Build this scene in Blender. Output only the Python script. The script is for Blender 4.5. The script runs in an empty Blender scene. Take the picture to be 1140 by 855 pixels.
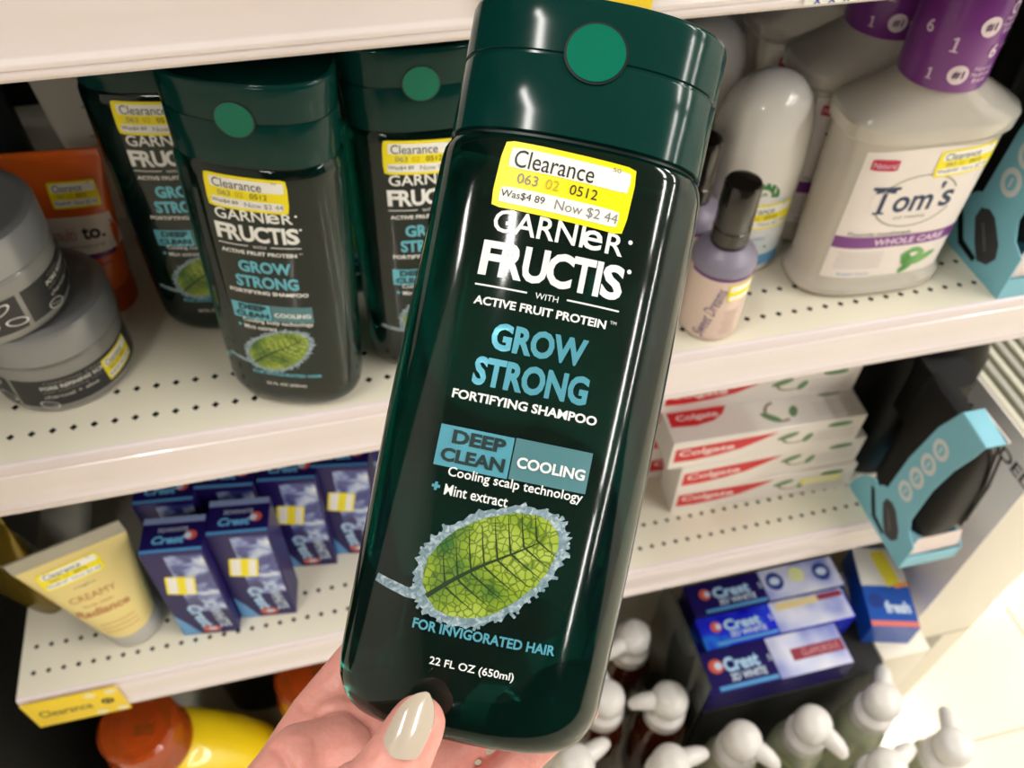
import bpy, bmesh, math, random
from mathutils import Vector, Matrix
from mathutils.geometry import tessellate_polygon
random.seed(4)
SC = bpy.context.scene
COL = SC.collection
MM = 0.001
PI = math.pi

# ------------------------------------------------------------------ materials
def lin(h):
    c = [int(h[i:i+2], 16)/255 for i in (0, 2, 4)]
    return tuple((x/12.92 if x <= .04045 else ((x+.055)/1.055)**2.4) for x in c) + (1,)
MATS = {}
def M(name, hexc, rough=.5, metal=0, coat=0, trans=0, ior=1.45, noise=.04, nscale=60, bump=0, sss=0, emit=0, alpha=1, spec=.5):
    if name in MATS: return MATS[name]
    m = bpy.data.materials.new(name); m.use_nodes = True
    nt = m.node_tree; b = nt.nodes['Principled BSDF']
    c = lin(hexc)
    b.inputs['Roughness'].default_value = rough
    b.inputs['Metallic'].default_value = metal
    b.inputs['Coat Weight'].default_value = coat
    b.inputs['Transmission Weight'].default_value = trans
    b.inputs['IOR'].default_value = ior
    b.inputs['Alpha'].default_value = alpha
    b.inputs['Specular IOR Level'].default_value = spec
    tc = nt.nodes.new('ShaderNodeTexCoord'); n = nt.nodes.new('ShaderNodeTexNoise')
    n.inputs['Scale'].default_value = nscale; n.inputs['Detail'].default_value = 3
    nt.links.new(tc.outputs['Object'], n.inputs['Vector'])
    mp = nt.nodes.new('ShaderNodeMapRange')
    mp.inputs['To Min'].default_value = 1-noise; mp.inputs['To Max'].default_value = 1+noise
    nt.links.new(n.outputs['Fac'], mp.inputs['Value'])
    mx = nt.nodes.new('ShaderNodeVectorMath'); mx.operation = 'SCALE'
    mx.inputs[0].default_value = c[:3]
    nt.links.new(mp.outputs[0], mx.inputs['Scale'])
    nt.links.new(mx.outputs[0], b.inputs['Base Color'])
    if sss:
        b.inputs['Subsurface Weight'].default_value = sss
        b.inputs['Subsurface Radius'].default_value = (1, .35, .2)
        b.inputs['Subsurface Scale'].default_value = .004
    if bump:
        bp = nt.nodes.new('ShaderNodeBump'); bp.inputs['Strength'].default_value = bump
        bp.inputs['Distance'].default_value = .001
        nt.links.new(n.outputs['Fac'], bp.inputs['Height']); nt.links.new(bp.outputs[0], b.inputs['Normal'])
    if emit:
        b.inputs['Emission Color'].default_value = c; b.inputs['Emission Strength'].default_value = emit
    MATS[name] = m
    return m

def mottled(name, stops, scale, rough=.35, detail=4, distort=0, kind='noise', coat=0, vec=(1, 1, 1)):
    """printed pattern: colour ramp over a noise / voronoi texture"""
    if name in MATS: return MATS[name]
    m = bpy.data.materials.new(name); m.use_nodes = True
    nt = m.node_tree; b = nt.nodes['Principled BSDF']; b.inputs['Roughness'].default_value = rough
    b.inputs['Coat Weight'].default_value = coat
    tc = nt.nodes.new('ShaderNodeTexCoord'); mpn = nt.nodes.new('ShaderNodeMapping')
    mpn.inputs['Scale'].default_value = vec
    nt.links.new(tc.outputs['Object'], mpn.inputs['Vector'])
    if kind == 'noise':
        n = nt.nodes.new('ShaderNodeTexNoise'); n.inputs['Detail'].default_value = detail
        n.inputs['Distortion'].default_value = distort; out = n.outputs['Fac']
    else:
        n = nt.nodes.new('ShaderNodeTexVoronoi'); n.feature = 'DISTANCE_TO_EDGE'; out = n.outputs['Distance']
    n.inputs['Scale'].default_value = scale
    nt.links.new(mpn.outputs[0], n.inputs['Vector'])
    r = nt.nodes.new('ShaderNodeValToRGB')
    els = r.color_ramp.elements
    while len(els) < len(stops): els.new(.5)
    for e, (p, h) in zip(els, stops): e.position = p; e.color = lin(h)
    nt.links.new(out, r.inputs['Fac']); nt.links.new(r.outputs['Color'], b.inputs['Base Color'])
    MATS[name] = m
    return m

# ------------------------------------------------------------------ text glyph cache
TXT = {}
def glyphs(s, bold, res=3):
    k = (s, bold)
    if k in TXT: return TXT[k]
    cu = bpy.data.curves.new('g', 'FONT'); cu.body = s; cu.size = 1; cu.resolution_u = res; cu.offset = bold
    o = bpy.data.objects.new('g', cu); COL.objects.link(o)
    dg = bpy.context.evaluated_depsgraph_get()
    me = bpy.data.meshes.new_from_object(o.evaluated_get(dg))
    vs = [(v.co.x, v.co.y) for v in me.vertices]; fs = [tuple(p.vertices) for p in me.polygons]
    if vs:
        x0 = min(v[0] for v in vs); x1 = max(v[0] for v in vs); y0 = min(v[1] for v in vs); y1 = max(v[1] for v in vs)
        vs = [((x-x0)/(x1-x0)-.5, (y-y0)/max(y1-y0, 1e-6)-.5) for x, y in vs]
    bpy.data.objects.remove(o); bpy.data.curves.remove(cu); bpy.data.meshes.remove(me)
    TXT[k] = (vs, fs)
    return TXT[k]

def se(t, a, b, n):
    c, s = math.cos(t), math.sin(t)
    return (a*math.copysign(abs(c)**(2/n), c), b*math.copysign(abs(s)**(2/n), s))

# ------------------------------------------------------------------ mesh builder (millimetres)
class P:
    def __init__(s): s.bm = bmesh.new(); s.mats = []
    def mi(s, m):
        if m not in s.mats: s.mats.append(m)
        return s.mats.index(m)
    def faces(s, vs, fs, m, smooth=False):
        k = s.mi(m); bv = [s.bm.verts.new(v) for v in vs]
        out = []
        for f in fs:
            try:
                q = s.bm.faces.new([bv[i] for i in f]); q.material_index = k; q.smooth = smooth; out.append(q)
            except ValueError: pass
        return out
    def box(s, c, d, m, bev=0, seg=2, rz=0):
        k = s.mi(m)
        mt = Matrix.Translation(c) @ Matrix.Rotation(rz, 4, 'Z') @ Matrix.Diagonal((d[0], d[1], d[2], 1))
        t = bmesh.new(); bmesh.ops.create_cube(t, size=1, matrix=mt)
        if bev: bmesh.ops.bevel(t, geom=t.edges[:], offset=bev, segments=seg, affect='EDGES', profile=.6)
        vs = [v.co.copy() for v in t.verts]; fs = [[v.index for v in f.verts] for f in t.faces]
        s.faces(vs, fs, m, bool(bev)); t.free()
        return s
    def loft(s, rings, m, N=48, cap0=True, cap1=True, ax=None):
        """rings: (z, a, b, n[, cx, cy]) superellipse sections along local z"""
        vs = []; fs = []
        for r in rings:
            z, a, b, n = r[:4]; cx, cy = (r[4], r[5]) if len(r) > 4 else (0, 0)
            for i in range(N):
                x, y = se(2*PI*i/N, a, b, n); vs.append(Vector((x+cx, y+cy, z)))
        for j in range(len(rings)-1):
            for i in range(N):
                i2 = (i+1) % N
                fs.append((j*N+i, j*N+i2, (j+1)*N+i2, (j+1)*N+i))
        if cap0: fs.append(tuple(range(N-1, -1, -1)))
        if cap1: fs.append(tuple((len(rings)-1)*N+i for i in range(N)))
        if ax is not None: vs = [ax @ v for v in vs]
        s.faces(vs, fs, m, True)
        return s
    def lathe(s, prof, m, N=40, c=(0, 0), ax=None, cap0=True, cap1=True):
        return s.loft([(z, max(r, .01), max(r, .01), 2, c[0], c[1]) for r, z in prof], m, N, cap0, cap1, ax)
    def prism(s, poly, t0, t1, fn, m):
        """closed 2D polygon extruded; fn(u,v,t)->xyz"""
        n = len(poly)
        vs = [fn(u, v, t0) for u, v in poly] + [fn(u, v, t1) for u, v in poly]
        tri = tessellate_polygon([[Vector((u, v, 0)) for u, v in poly]])
        fs = [tuple(t) for t in tri] + [tuple(n+i for i in reversed(t)) for t in tri]
        fs += [(i, (i+1) % n, n+(i+1) % n, n+i) for i in range(n)]
        s.faces(vs, fs, m)
        return s
    def tube(s, pts, rad, m, N=10):
        pts = [Vector(p) for p in pts]; vs = []; fs = []
        rr = rad if isinstance(rad, (list, tuple)) else [rad]*len(pts)
        up = None
        for i, p in enumerate(pts):
            d = (pts[min(i+1, len(pts)-1)]-pts[max(i-1, 0)]).normalized()
            if up is None:
                up = d.orthogonal().normalized()
            up = (up - d*up.dot(d)).normalized(); w = d.cross(up)
            for k in range(N):
                a = 2*PI*k/N; vs.append(p+(up*math.cos(a)+w*math.sin(a))*rr[i])
        for j in range(len(pts)-1):
            for k in range(N):
                fs.append((j*N+k, j*N+(k+1) % N, (j+1)*N+(k+1) % N, (j+1)*N+k))
        fs.append(tuple(range(N-1, -1, -1))); fs.append(tuple((len(pts)-1)*N+k for k in range(N)))
        s.faces(vs, fs, m, True)
        return s
    # flat prints: fn(u, v, off) puts them on the surface
    def T(s, txt, uc, vc, w, h, m, fn, off=.25, bold=0, rot=0, shear=0):
        vs, fs = glyphs(txt, bold)
        c, sn = math.cos(math.radians(rot)), math.sin(math.radians(rot))
        out = []
        for x, y in vs:
            x = x*w + shear*y*h; y = y*h
            out.append(fn(uc+x*c-y*sn, vc+x*sn+y*c, off))
        s.faces(out, fs, m)
        return s
    def R(s, uc, vc, w, h, m, fn, off=.15, rot=0, nu=10, nv=6, warp=None, rad=0):
        c, sn = math.cos(math.radians(rot)), math.sin(math.radians(rot)); vs = []; fs = []
        for j in range(nv+1):
            for i in range(nu+1):
                x = (i/nu-.5)*w; y = (j/nv-.5)*h
                if rad and i in (0, nu) and j in (0, nv):
                    x -= math.copysign(rad*.3, x); y -= math.copysign(rad*.3, y)
                vs.append(fn(uc+x*c-y*sn, vc+x*sn+y*c, off))
        for j in range(nv):
            for i in range(nu):
                a = j*(nu+1)+i; fs.append((a, a+1, a+nu+2, a+nu+1))
        s.faces(vs, fs, m)
        return s
    def G(s, poly, m, fn, off=.2):
        tri = tessellate_polygon([[Vector((u, v, 0)) for u, v in poly]])
        s.faces([fn(u, v, off) for u, v in poly], [tuple(reversed(t)) for t in tri], m)
        return s
    def E(s, uc, vc, ru, rv, m, fn, off=.2, inner=0, a0=0, a1=360, rot=0, N=28):
        vs = []; fs = []; c, sn = math.cos(math.radians(rot)), math.sin(math.radians(rot))
        for i in range(N+1):
            a = math.radians(a0+(a1-a0)*i/N)
            for k in (inner, 1):
                x, y = ru*k*math.cos(a), rv*k*math.sin(a)
                vs.append(fn(uc+x*c-y*sn, vc+x*sn+y*c, off))
        for i in range(N):
            fs.append((2*i, 2*i+1, 2*i+3, 2*i+2))
        s.faces(vs, fs, m)
        return s
    def done(s, name, parent=None, fix=True, sharp=35, scale=MM, solid=False):
        if fix:
            bmesh.ops.remove_doubles(s.bm, verts=s.bm.verts[:], dist=1e-4)
            bmesh.ops.recalc_face_normals(s.bm, faces=s.bm.faces[:])
        me = bpy.data.meshes.new(name)
        bmesh.ops.scale(s.bm, vec=(scale,)*3, verts=s.bm.verts[:])
        s.bm.to_mesh(me); s.bm.free()
        for m in s.mats: me.materials.append(m)
        try: me.set_sharp_from_angle(angle=math.radians(sharp))
        except Exception: pass
        o = bpy.data.objects.new(name, me); COL.objects.link(o)
        if parent is not None: o.parent = parent
        return o

def thing(name, label, cat, loc=(0, 0, 0), rz=0, group=None, rx=0, ry=0):
    o = bpy.data.objects.new(name, None); COL.objects.link(o); o.empty_display_size = .01
    o.location = [c*MM for c in loc]; o.rotation_euler = (rx, ry, rz)
    o['label'] = label; o['category'] = cat
    if group: o['group'] = group
    return o
def tag(o, label, cat, group=None):
    o['label'] = label; o['category'] = cat
    if group: o['group'] = group
    return o
def struct(o): o['kind'] = 'structure'; return o
def dup(root, loc, rz=0, label=None, group=None, rx=0, ry=0):
    def cp(o, par):
        c = o.copy(); COL.objects.link(c); c.parent = par
        if par is not None and 'label' in c and 'category' in c: pass
        for ch in o.children: cp(ch, c)
        return c
    r = cp(root, None)
    r.location = [c*MM for c in loc]; r.rotation_euler = (rx, ry, rz)
    if label: r['label'] = label
    if group: r['group'] = group
    return r

# surfaces that prints follow --------------------------------------------------
def face(o, U, V):
    o, U, V = Vector(o), Vector(U), Vector(V); N = U.cross(V).normalized()
    return lambda u, v, k: o+U*u+V*v+N*k
def sefront(a, b, n, cx=0, cy=0):
    fa = a if callable(a) else (lambda v: a); fb = b if callable(b) else (lambda v: b)
    def f(u, v, k):
        A, B = fa(v), fb(v)
        q = max(0, 1-min(1, abs(u/A))**n)
        return Vector((u+cx, -(B*q**(1/n))-k+cy, v))
    return f
def cyl(r, cx=0, cy=0, phi0=0):
    fr = r if callable(r) else (lambda v: r)
    def f(u, v, k):
        R = fr(v); a = u/R+phi0
        return Vector(((R+k)*math.sin(a)+cx, -(R+k)*math.cos(a)+cy, v))
    return f

# ------------------------------------------------------------------ shared materials
shelf_m = M('shelf_enamel', 'EFE9D6', .35, noise=.015, nscale=20)
lip_m = M('lip_enamel_pink_light', 'E8DCDD', .32, noise=.02, nscale=15)  # same enamel as the deck, pinkish aisle light tinted into the colour
strip_m = M('channel_plastic_pink_light', 'EBE0DE', .22, coat=.3, noise=.02, nscale=12)  # whitish plastic with the pinkish light on the lip put into its colour
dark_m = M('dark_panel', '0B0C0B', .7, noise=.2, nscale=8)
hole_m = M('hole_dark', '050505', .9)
yel = M('sticker_yellow', 'FFEE00', .4, noise=.01)
wht = M('print_white', 'FBFBF6', .45, noise=.01)
blk = M('print_black', '1E1E1E', .5)
gry = M('print_grey', '8A8A86', .5)
tagyel = M('tag_yellow', 'F5D312', .45)

def sticker(parent, fn, uc, vc, w, h, rot=0, off=.45, txt=True, vert=False, label=None):
    """clearance price sticker; w along its own reading direction"""
    p = P(); c, sn = math.cos(math.radians(rot)), math.sin(math.radians(rot))
    def g(u, v, k):
        x, y = u*w/43., v*h/21.5
        return fn(uc+x*c-y*sn, vc+x*sn+y*c, k)
    p.R(0, 0, 43, 21.5, yel, g, off, nu=14, nv=4, rad=2)
    p.R(.6, 5.6, 38.6, 6.6, wht, g, off+.12, nu=12, nv=2, rad=1)
    p.R(-.2, -6.4, 38.2, 5.2, wht, g, off+.12, nu=12, nv=2, rad=1)
    if txt:
        p.T('Clearance', -4.3, 5.5, 25.5, 5.6, blk, g, off+.25)
        p.T('063', -11.5, -.6, 6.6, 3.2, gry, g, off+.25)
        p.T('02', -3.6, -.6, 4.2, 3.2, M('print_faint', 'C9B820', .5), g, off+.25)
        p.T('0512', 6.4, -.6, 8.8, 3.2, blk, g, off+.25)
        p.T('Was$4 89', -11.8, -6.2, 14, 2.6, blk, g, off+.25)
        p.T('Now $2 44', 8.6, -6.5, 20, 3.6, gry, g, off+.25)
        p.T('50', 15, 8.7, 2.6, 1.3, gry, g, off+.25)
    o = p.done('price_sticker', parent, fix=False)
    if label: o['label'] = label
    return o

# ================================================================== SETTING
fl = P().box((1600, 600, -915), (9000, 9000, 30), M('floor_tile', 'EDE3CC', .16, coat=.5, noise=.03, nscale=3)); struct(fl.done('floor'))
jt = M('floor_joint', 'B5AD9A', .8)
p = P()
for k in range(-6, 14):
    p.box((710+k*305, 600, -899.7), (3, 9000, .8), jt); p.box((1600, -105+k*305-915, -899.7), (9000, 3, .8), jt)
struct(p.done('trim_1'))
struct(P().box((1600, 600, 2330), (9000, 9000, 40), M('ceiling_white', '96948E', .9)).done('ceiling'))

# back panels of the gondola, shade under the shelves put into their dark colour
gon = thing('gondola', 'dark back and left side of the shelf unit, shade behind the goods put into the colour', 'shelf unit', (20, 430, -900))
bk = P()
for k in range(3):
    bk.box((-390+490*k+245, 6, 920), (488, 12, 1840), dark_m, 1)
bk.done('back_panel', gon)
P().box((0, -227, 720), (870, 5, 262), dark_m, 1).done('shade_board', gon)  # added dark board standing in for deep shade behind the lower shelf goods
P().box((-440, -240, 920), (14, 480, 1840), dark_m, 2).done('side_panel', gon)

# ------------------------------------------------------------------ shelves
X0, X1 = -334., 579.
def shelf(z, label, name='store_shelf'):
    t = thing(name, label, 'shelf', ((X0+X1)/2, 0, z))
    w = X1-X0; hx = w/2
    # deck with two rows of real diamond-shaped slots
    p = P(); s = 12.7; rows = (21.9, 47.3); n = int(w//s); xs0 = -n*s/2
    k = p.mi(shelf_m)
    def quad(x0, y0, x1, y1): p.faces([(x0, y0, 0), (x1, y0, 0), (x1, y1, 0), (x0, y1, 0)], [(0, 1, 2, 3)], shelf_m)
    ys = [1.5]
    for r in rows:
        quad(-hx, ys[-1], hx, r-s/2); ys.append(r+s/2)
        quad(-hx, r-s/2, xs0, r+s/2); quad(xs0+n*s, r-s/2, hx, r+s/2)
        for i in range(n):
            cx = xs0+(i+.5)*s; a = 2.6; b = 2.6
            sq = [(cx-s/2, r-s/2), (cx+s/2, r-s/2), (cx+s/2, r+s/2), (cx-s/2, r+s/2)]
            dm = [(cx, r-b), (cx+a, r), (cx, r+b), (cx-a, r)]
            vs = [(x, y, 0) for x, y in sq+dm]+[(x, y, -1.6) for x, y in dm]
            fs = [(0, 1, 4), (1, 2, 5), (2, 3, 6), (3, 0, 7), (0, 4, 7), (1, 5, 4), (2, 6, 5), (3, 7, 6)]
            p.faces(vs, fs, shelf_m)
            p.faces(vs, [(4+j, 4+(j+1) % 4, 8+(j+1) % 4, 8+j) for j in range(4)], hole_m)
    quad(-hx, ys[-1], hx, 425)
    p.done('deck', t, fix=False)
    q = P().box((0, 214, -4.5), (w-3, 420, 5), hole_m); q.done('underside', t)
    # folded front lip and the ribbed price channel on it
    prof = [(1.5, 0), (0, 0), (-1.1, -.6), (-1.8, -2), (-1.8, -10), (-1.8, -47), (-1, -48.4), (4, -48.6), (4, -46.5), (1, -46), (1, -3), (1.5, -3)]
    p = P(); vs = [(x, y, zz) for x in (-hx, hx) for y, zz in prof]; n2 = len(prof)
    tri = tessellate_polygon([[Vector((y, zz, 0)) for y, zz in prof]])
    p.faces(vs, [(i, (i+1) % n2, n2+(i+1) % n2, n2+i) for i in range(n2)]+[tuple(x) for x in tri]+[tuple(n2+i for i in x) for x in tri], lip_m)
    p.done('front_lip', t)
    prof = [(-1.9, -9.5), (-2.8, -10), (-3.2, -12), (-3.0, -24), (-3.0, -36), (-3.6, -37.5), (-4.6, -38.6), (-5.0, -40), (-4.6, -41.4), (-3.8, -42), (-4.6, -43), (-4.8, -44.6), (-4.2, -46), (-3, -46.8), (-1.9, -47)]
    p = P(); vs = [(x, y, zz) for x in (-hx+1, hx-1) for y, zz in prof]; n2 = len(prof)
    tri = tessellate_polygon([[Vector((y, zz, 0)) for y, zz in prof]])
    p.faces(vs, [(i, (i+1) % n2, n2+(i+1) % n2, n2+i) for i in range(n2)]+[tuple(x) for x in tri]+[tuple(n2+i for i in x) for x in tri], strip_m, True)
    p.done('price_channel', t)
    # side brackets
    for sx in (-1, 1):
        P().box((sx*(hx-2), 215, -14), (3, 418, 24), lip_m, .6).done('bracket', t)
    return t
Z2, Z3, Z1 = 0., -316., 297.
shelf(Z1, 'off-white metal shelf at the top of the photo, seen only by its front lip')
shelf(Z2, 'off-white metal shelf with shampoo, jars and mouthwash standing on it')
shelf(Z3, 'lower off-white metal shelf with toothpaste boxes and a cream tube on it')

# base deck + riser under the toothpaste
bd = P().box((120, 130, -738), (930, 590, 16), shelf_m, 2).box((120, 140, -820), (920, 560, 148), dark_m, 2)
tag(bd.done('base_deck'), 'low base deck of the shelf unit under the soap bottles', 'shelf')

# ================================================================== SHAMPOO BOTTLE
capg = M('cap_green_plastic', '04332E', .13, coat=0, spec=.27, noise=.06, nscale=20)
capd = M('cap_seam', '021512', .4)
btn = M('cap_button_green', '077058', .16, coat=0, spec=.27, noise=.06, nscale=30)
def bottle_mat():
    m = bpy.data.materials.new('bottle_green_plastic'); m.use_nodes = True
    nt = m.node_tree; b = nt.nodes['Principled BSDF']
    tc = nt.nodes.new('ShaderNodeTexCoord'); n = nt.nodes.new('ShaderNodeTexNoise'); mp = nt.nodes.new('ShaderNodeMapping')
    mp.inputs['Scale'].default_value = (1, 1, .3)
    n.inputs['Scale'].default_value = 22; n.inputs['Detail'].default_value = 1
    nt.links.new(tc.outputs['Object'], mp.inputs['Vector']); nt.links.new(mp.outputs[0], n.inputs['Vector'])
    r = nt.nodes.new('ShaderNodeValToRGB'); r.color_ramp.elements[0].position = .35; r.color_ramp.elements[0].color = (.02, .30, .24, 1)
    r.color_ramp.elements[1].position = .7; r.color_ramp.elements[1].color = (.05, .62, .5, 1)
    nt.links.new(n.outputs['Fac'], r.inputs['Fac']); nt.links.new(r.outputs['Color'], b.inputs['Base Color'])
    b.inputs['Roughness'].default_value = .06; b.inputs['IOR'].default_value = 1.47
    b.inputs['Transmission Weight'].default_value = .55
    b.inputs['Coat Weight'].default_value = .35; b.inputs['Coat Roughness'].default_value = .04
    return m
body_m = M('bottle_green_plastic', '03352D', .08, coat=0, trans=.84, noise=.6, nscale=14, spec=.3)
p1 = M('shampoo_white_print', 'F4F6F4', .35)
aqua = M('shampoo_aqua_print', '63B4CB', .25, metal=.35)
aqua2 = M('shampoo_teal_box', '4F8088', .4)
frost = mottled('frost_print', [(.25, '4E6A74'), (.5, '7F98A4'), (.75, 'CBD9E0')], 500, .5, 5, 1)
def leafmat():
    m = bpy.data.materials.new('mint_leaf_print'); m.use_nodes = True
    nt = m.node_tree; b = nt.nodes['Principled BSDF']; b.inputs['Roughness'].default_value = .4
    tc = nt.nodes.new('ShaderNodeTexCoord')
    v = nt.nodes.new('ShaderNodeTexVoronoi'); v.feature = 'DISTANCE_TO_EDGE'; v.inputs['Scale'].default_value = 460
    n = nt.nodes.new('ShaderNodeTexNoise'); n.inputs['Scale'].default_value = 55; n.inputs['Detail'].default_value = 3
    nt.links.new(tc.outputs['Object'], v.inputs['Vector']); nt.links.new(tc.outputs['Object'], n.inputs['Vector'])
    r = nt.nodes.new('ShaderNodeValToRGB'); e = r.color_ramp.elements
    e[0].position = .32; e[0].color = lin('2F6A1C'); e[1].position = .66; e[1].color = lin('B4C65A')
    x = e.new(.5); x.color = lin('8FA828')
    nt.links.new(n.outputs['Fac'], r.inputs['Fac'])
    rv = nt.nodes.new('ShaderNodeValToRGB'); rv.color_ramp.elements[0].position = 0; rv.color_ramp.elements[0].color = (.2, .3, .1, 1)
    rv.color_ramp.elements[1].position = .13; rv.color_ramp.elements[1].color = (1, 1, 1, 1)
    nt.links.new(v.outputs['Distance'], rv.inputs['Fac'])
    mx = nt.nodes.new('ShaderNodeMix'); mx.data_type = 'RGBA'; mx.blend_type = 'MULTIPLY'; mx.inputs[0].default_value = 1
    nt.links.new(r.outputs['Color'], mx.inputs[6]); nt.links.new(rv.outputs['Color'], mx.inputs[7])
    nt.links.new(mx.outputs[2], b.inputs['Base Color'])
    return m
leaf_m = leafmat(); vein_m = M('leaf_vein_print', '17350E', .5)

def BA(v):  # half width of the shampoo bottle body
    return 42.2 + (44-42.2)*min(1, max(0, v/186)) + 1.0*math.sin(PI*min(1, max(0, v/186)))
def BB(v): return 25.5
sfront = sefront(BA, BB, 2.5)
def make_shampoo(label, sticker_rot=-2, uv=(-1.6, 173.4)):
    t = thing('shampoo_bottle', label, 'shampoo bottle')
    rg = []
    for i in range(9):
        a = PI/2*i/8; z = 17*(1-math.cos(a)) ; k = 12*(1-math.sin(a)); rg.append((z, BA(17)-k, BB(0)-k*.75, 2.3+.2*i/8))
    rg[0] = (0, rg[0][1], rg[0][2], 2.3)
    for v in (30, 50, 70, 90, 110, 130, 150, 170, 181): rg.append((v, BA(v), BB(v), 2.5))
    rg += [(184.5, BA(186)-.4, 25.2, 2.5), (187, BA(186)-1.6, 24.2, 2.5), (188.3, 41.6, 23.2, 2.5)]
    P().loft(rg, body_m, 72).done('body', t, sharp=50)
    # cap: two tiers with a seam, dished top
    b = P().loft([(189, 41.8, 24.2, 2.5), (189.4, 42.5, 25, 2.5), (196, 42.6, 25.1, 2.5), (213.6, 43, 25.4, 2.5), (214.2, 42.7, 25.1, 2.5)], capg, 72)
    b.loft([(188, 41, 23.6, 2.5), (189.2, 41, 23.6, 2.5)], capd, 72)
    cp = b.done('cap', t, sharp=45)
    l = P().loft([(214.2, 42.3, 24.8, 2.5), (215.2, 42.3, 24.8, 2.5), (215.6, 43, 25.4, 2.5), (225, 43.3, 25.7, 2.5), (232.5, 43.5, 25.9, 2.5), (234.2, 43.1, 25.5, 2.5), (235, 42, 24.4, 2.5), (234.6, 40, 22.6, 2.5), (233.6, 34, 18, 2.5)], capg, 72)
    l.done('lid', cp, sharp=45)
    cf = sefront(43.1, 25.6, 2.5)
    bt = P(); bt.E(0, 216.8, 10.1, 10.1, capd, cf, .25, N=40); bt.E(0, 216.8, 9.3, 9.3, btn, cf, .55, N=40)
    o = bt.done('push_button', cp, fix=False); o['label'] = 'round bright green push button'
    # printed front
    p = P(); f = sfront
    p.T('GARNI', -6.6, 159.2, 28.5, 7.2, p1, f, bold=.012)
    p.T('e', 10.2, 158.6, 6.4, 6.2, p1, f, bold=.012); p.T('R', 17.4, 158.8, 5.6, 6.6, p1, f, bold=.012)
    p.E(22.0, 160.6, .7, .7, p1, f)
    # FRUCTIS with letters run together
    x = -22.5
    for ch, w in (('F', 6.6), ('R', 7.4), ('U', 7.8), ('C', 8.2), ('T', 7.0), ('I', 1.9), ('S', 6.8)):
        p.T(ch, x+w/2, 147.2, w, 11.0, p1, f, bold=.035 if ch != 'I' else .02); x += w-(.35 if ch not in 'TI' else -.25)
    p.E(23.4, 151.6, .7, .7, p1, f)
    p.R(-14.4, 138.6, 16.4, .55, p1, f, nu=5, nv=1); p.R(14.4, 138.8, 16.4, .55, p1, f, nu=5, nv=1)
    p.T('WITH', 0, 138.3, 7.2, 1.9, p1, f)
    p.T('ACTIVE FRUIT PROTEIN', -1.2, 133.8, 41.4, 2.7, p1, f, bold=.03); p.T('TM', 21.6, 134.9, 2, 1, p1, f)
    p.T('GROW', .6, 123.7, 29.5, 8.6, aqua, f, bold=.04); p.T('STRONG', .3, 112.4, 35.6, 9, aqua, f, bold=.04)
    p.T('FORTIFYING SHAMPOO', 0, 104.2, 45, 2.9, p1, f, bold=.03)
    p.R(-12.4, 88, 22.9, 12.6, aqua, f, nu=8, nv=2); p.R(11.4, 88.2, 23.8, 12.6, aqua2, f, nu=8, nv=2)
    dk = M('shampoo_dark_print', '0B2B2C', .5)
    p.T('DEEP', -11.4, 91.2, 16.5, 4.2, dk, f, .4, bold=.04); p.T('CLEAN', -12.3, 85.4, 19.8, 4.2, dk, f, .4, bold=.04)
    p.T('COOLING', 11.6, 87.4, 21, 3.4, p1, f, .4, bold=.03)
    p.T('Cooling scalp technology', 2, 80.2, 41.6, 3.8, p1, f, bold=.012)
    p.T('Mint extract', -9, 75, 19.6, 3.3, p1, f, bold=.012)
    p.R(-21.6, 75.4, 2.6, .9, aqua, f, nu=2, nv=1); p.R(-21.6, 75.4, .9, 2.6, aqua, f, nu=1, nv=2)
    p.T('FOR INVIGORATED HAIR', 1.8, 34.2, 43.5, 3.1, aqua, f, bold=.03)
    p.T('22 FL OZ (650ml)', .1, 24.3, 25.6, 3, p1, f, bold=.012)
    p.done('lettering', t, fix=False)
    # frosted mint leaf picture
    L = P(); cx, cy = -.3, 56.2; rotd = 38
    c, sn = math.cos(math.radians(rotd)), math.sin(math.radians(rotd))
    def lf(u, v, k): return f(cx+u*c-v*sn, cy+u*sn+v*c, k)
    rnd = random.Random(2)
    def outline(a, b, jag, n):
        pts = []
        for i in range(n):
            th = 2*PI*i/n; r = 1+jag*(rnd.random()-.3)*(1 if i % 2 else .2)
            x = a*math.cos(th); y = b*math.sin(th)*(1-.12*math.cos(th))
            pts.append((x*r, y*r))
        return pts
    def disc(a, b, jag, n, m, off, rings=5):
        o = outline(a, b, jag, n); vs = [lf(0, 0, off)]; fs = []
        for k in range(1, rings+1):
            for q in o: vs.append(lf(q[0]*k/rings, q[1]*k/rings, off))
        for i in range(n): fs.append((0, 1+i, 1+(i+1) % n))
        for k in range(rings-1):
            for i in range(n):
                a0 = 1+k*n; fs.append((a0+i, a0+n+i, a0+n+(i+1) % n, a0+(i+1) % n))
        L.faces(vs, fs, m)
    disc(24.4, 15.6, .12, 110, frost, .12)
    for k in range(70):   # frost crystals
        th = rnd.random()*2*PI
        if math.sin(th) > .55 and math.cos(th) > -.3: continue
        r0 = rnd.uniform(.93, 1.0); x, y = 24.4*math.cos(th)*r0, 15.6*math.sin(th)*r0*(1-.12*math.cos(th))
        ll = rnd.uniform(1.0, 2.4); an = th+rnd.uniform(-.5, .5); w = .45
        dx, dy = math.cos(an)*ll, math.sin(an)*ll; nx, ny = -math.sin(an)*w, math.cos(an)*w
        L.faces([lf(x+nx, y+ny, .16), lf(x-nx, y-ny, .16), lf(x+dx-nx, y+dy-ny, .16), lf(x+dx+nx, y+dy+ny, .16)], [(0, 1, 2, 3)], frost)
    disc(21.8, 13.4, .05, 60, leaf_m, .22)
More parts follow.
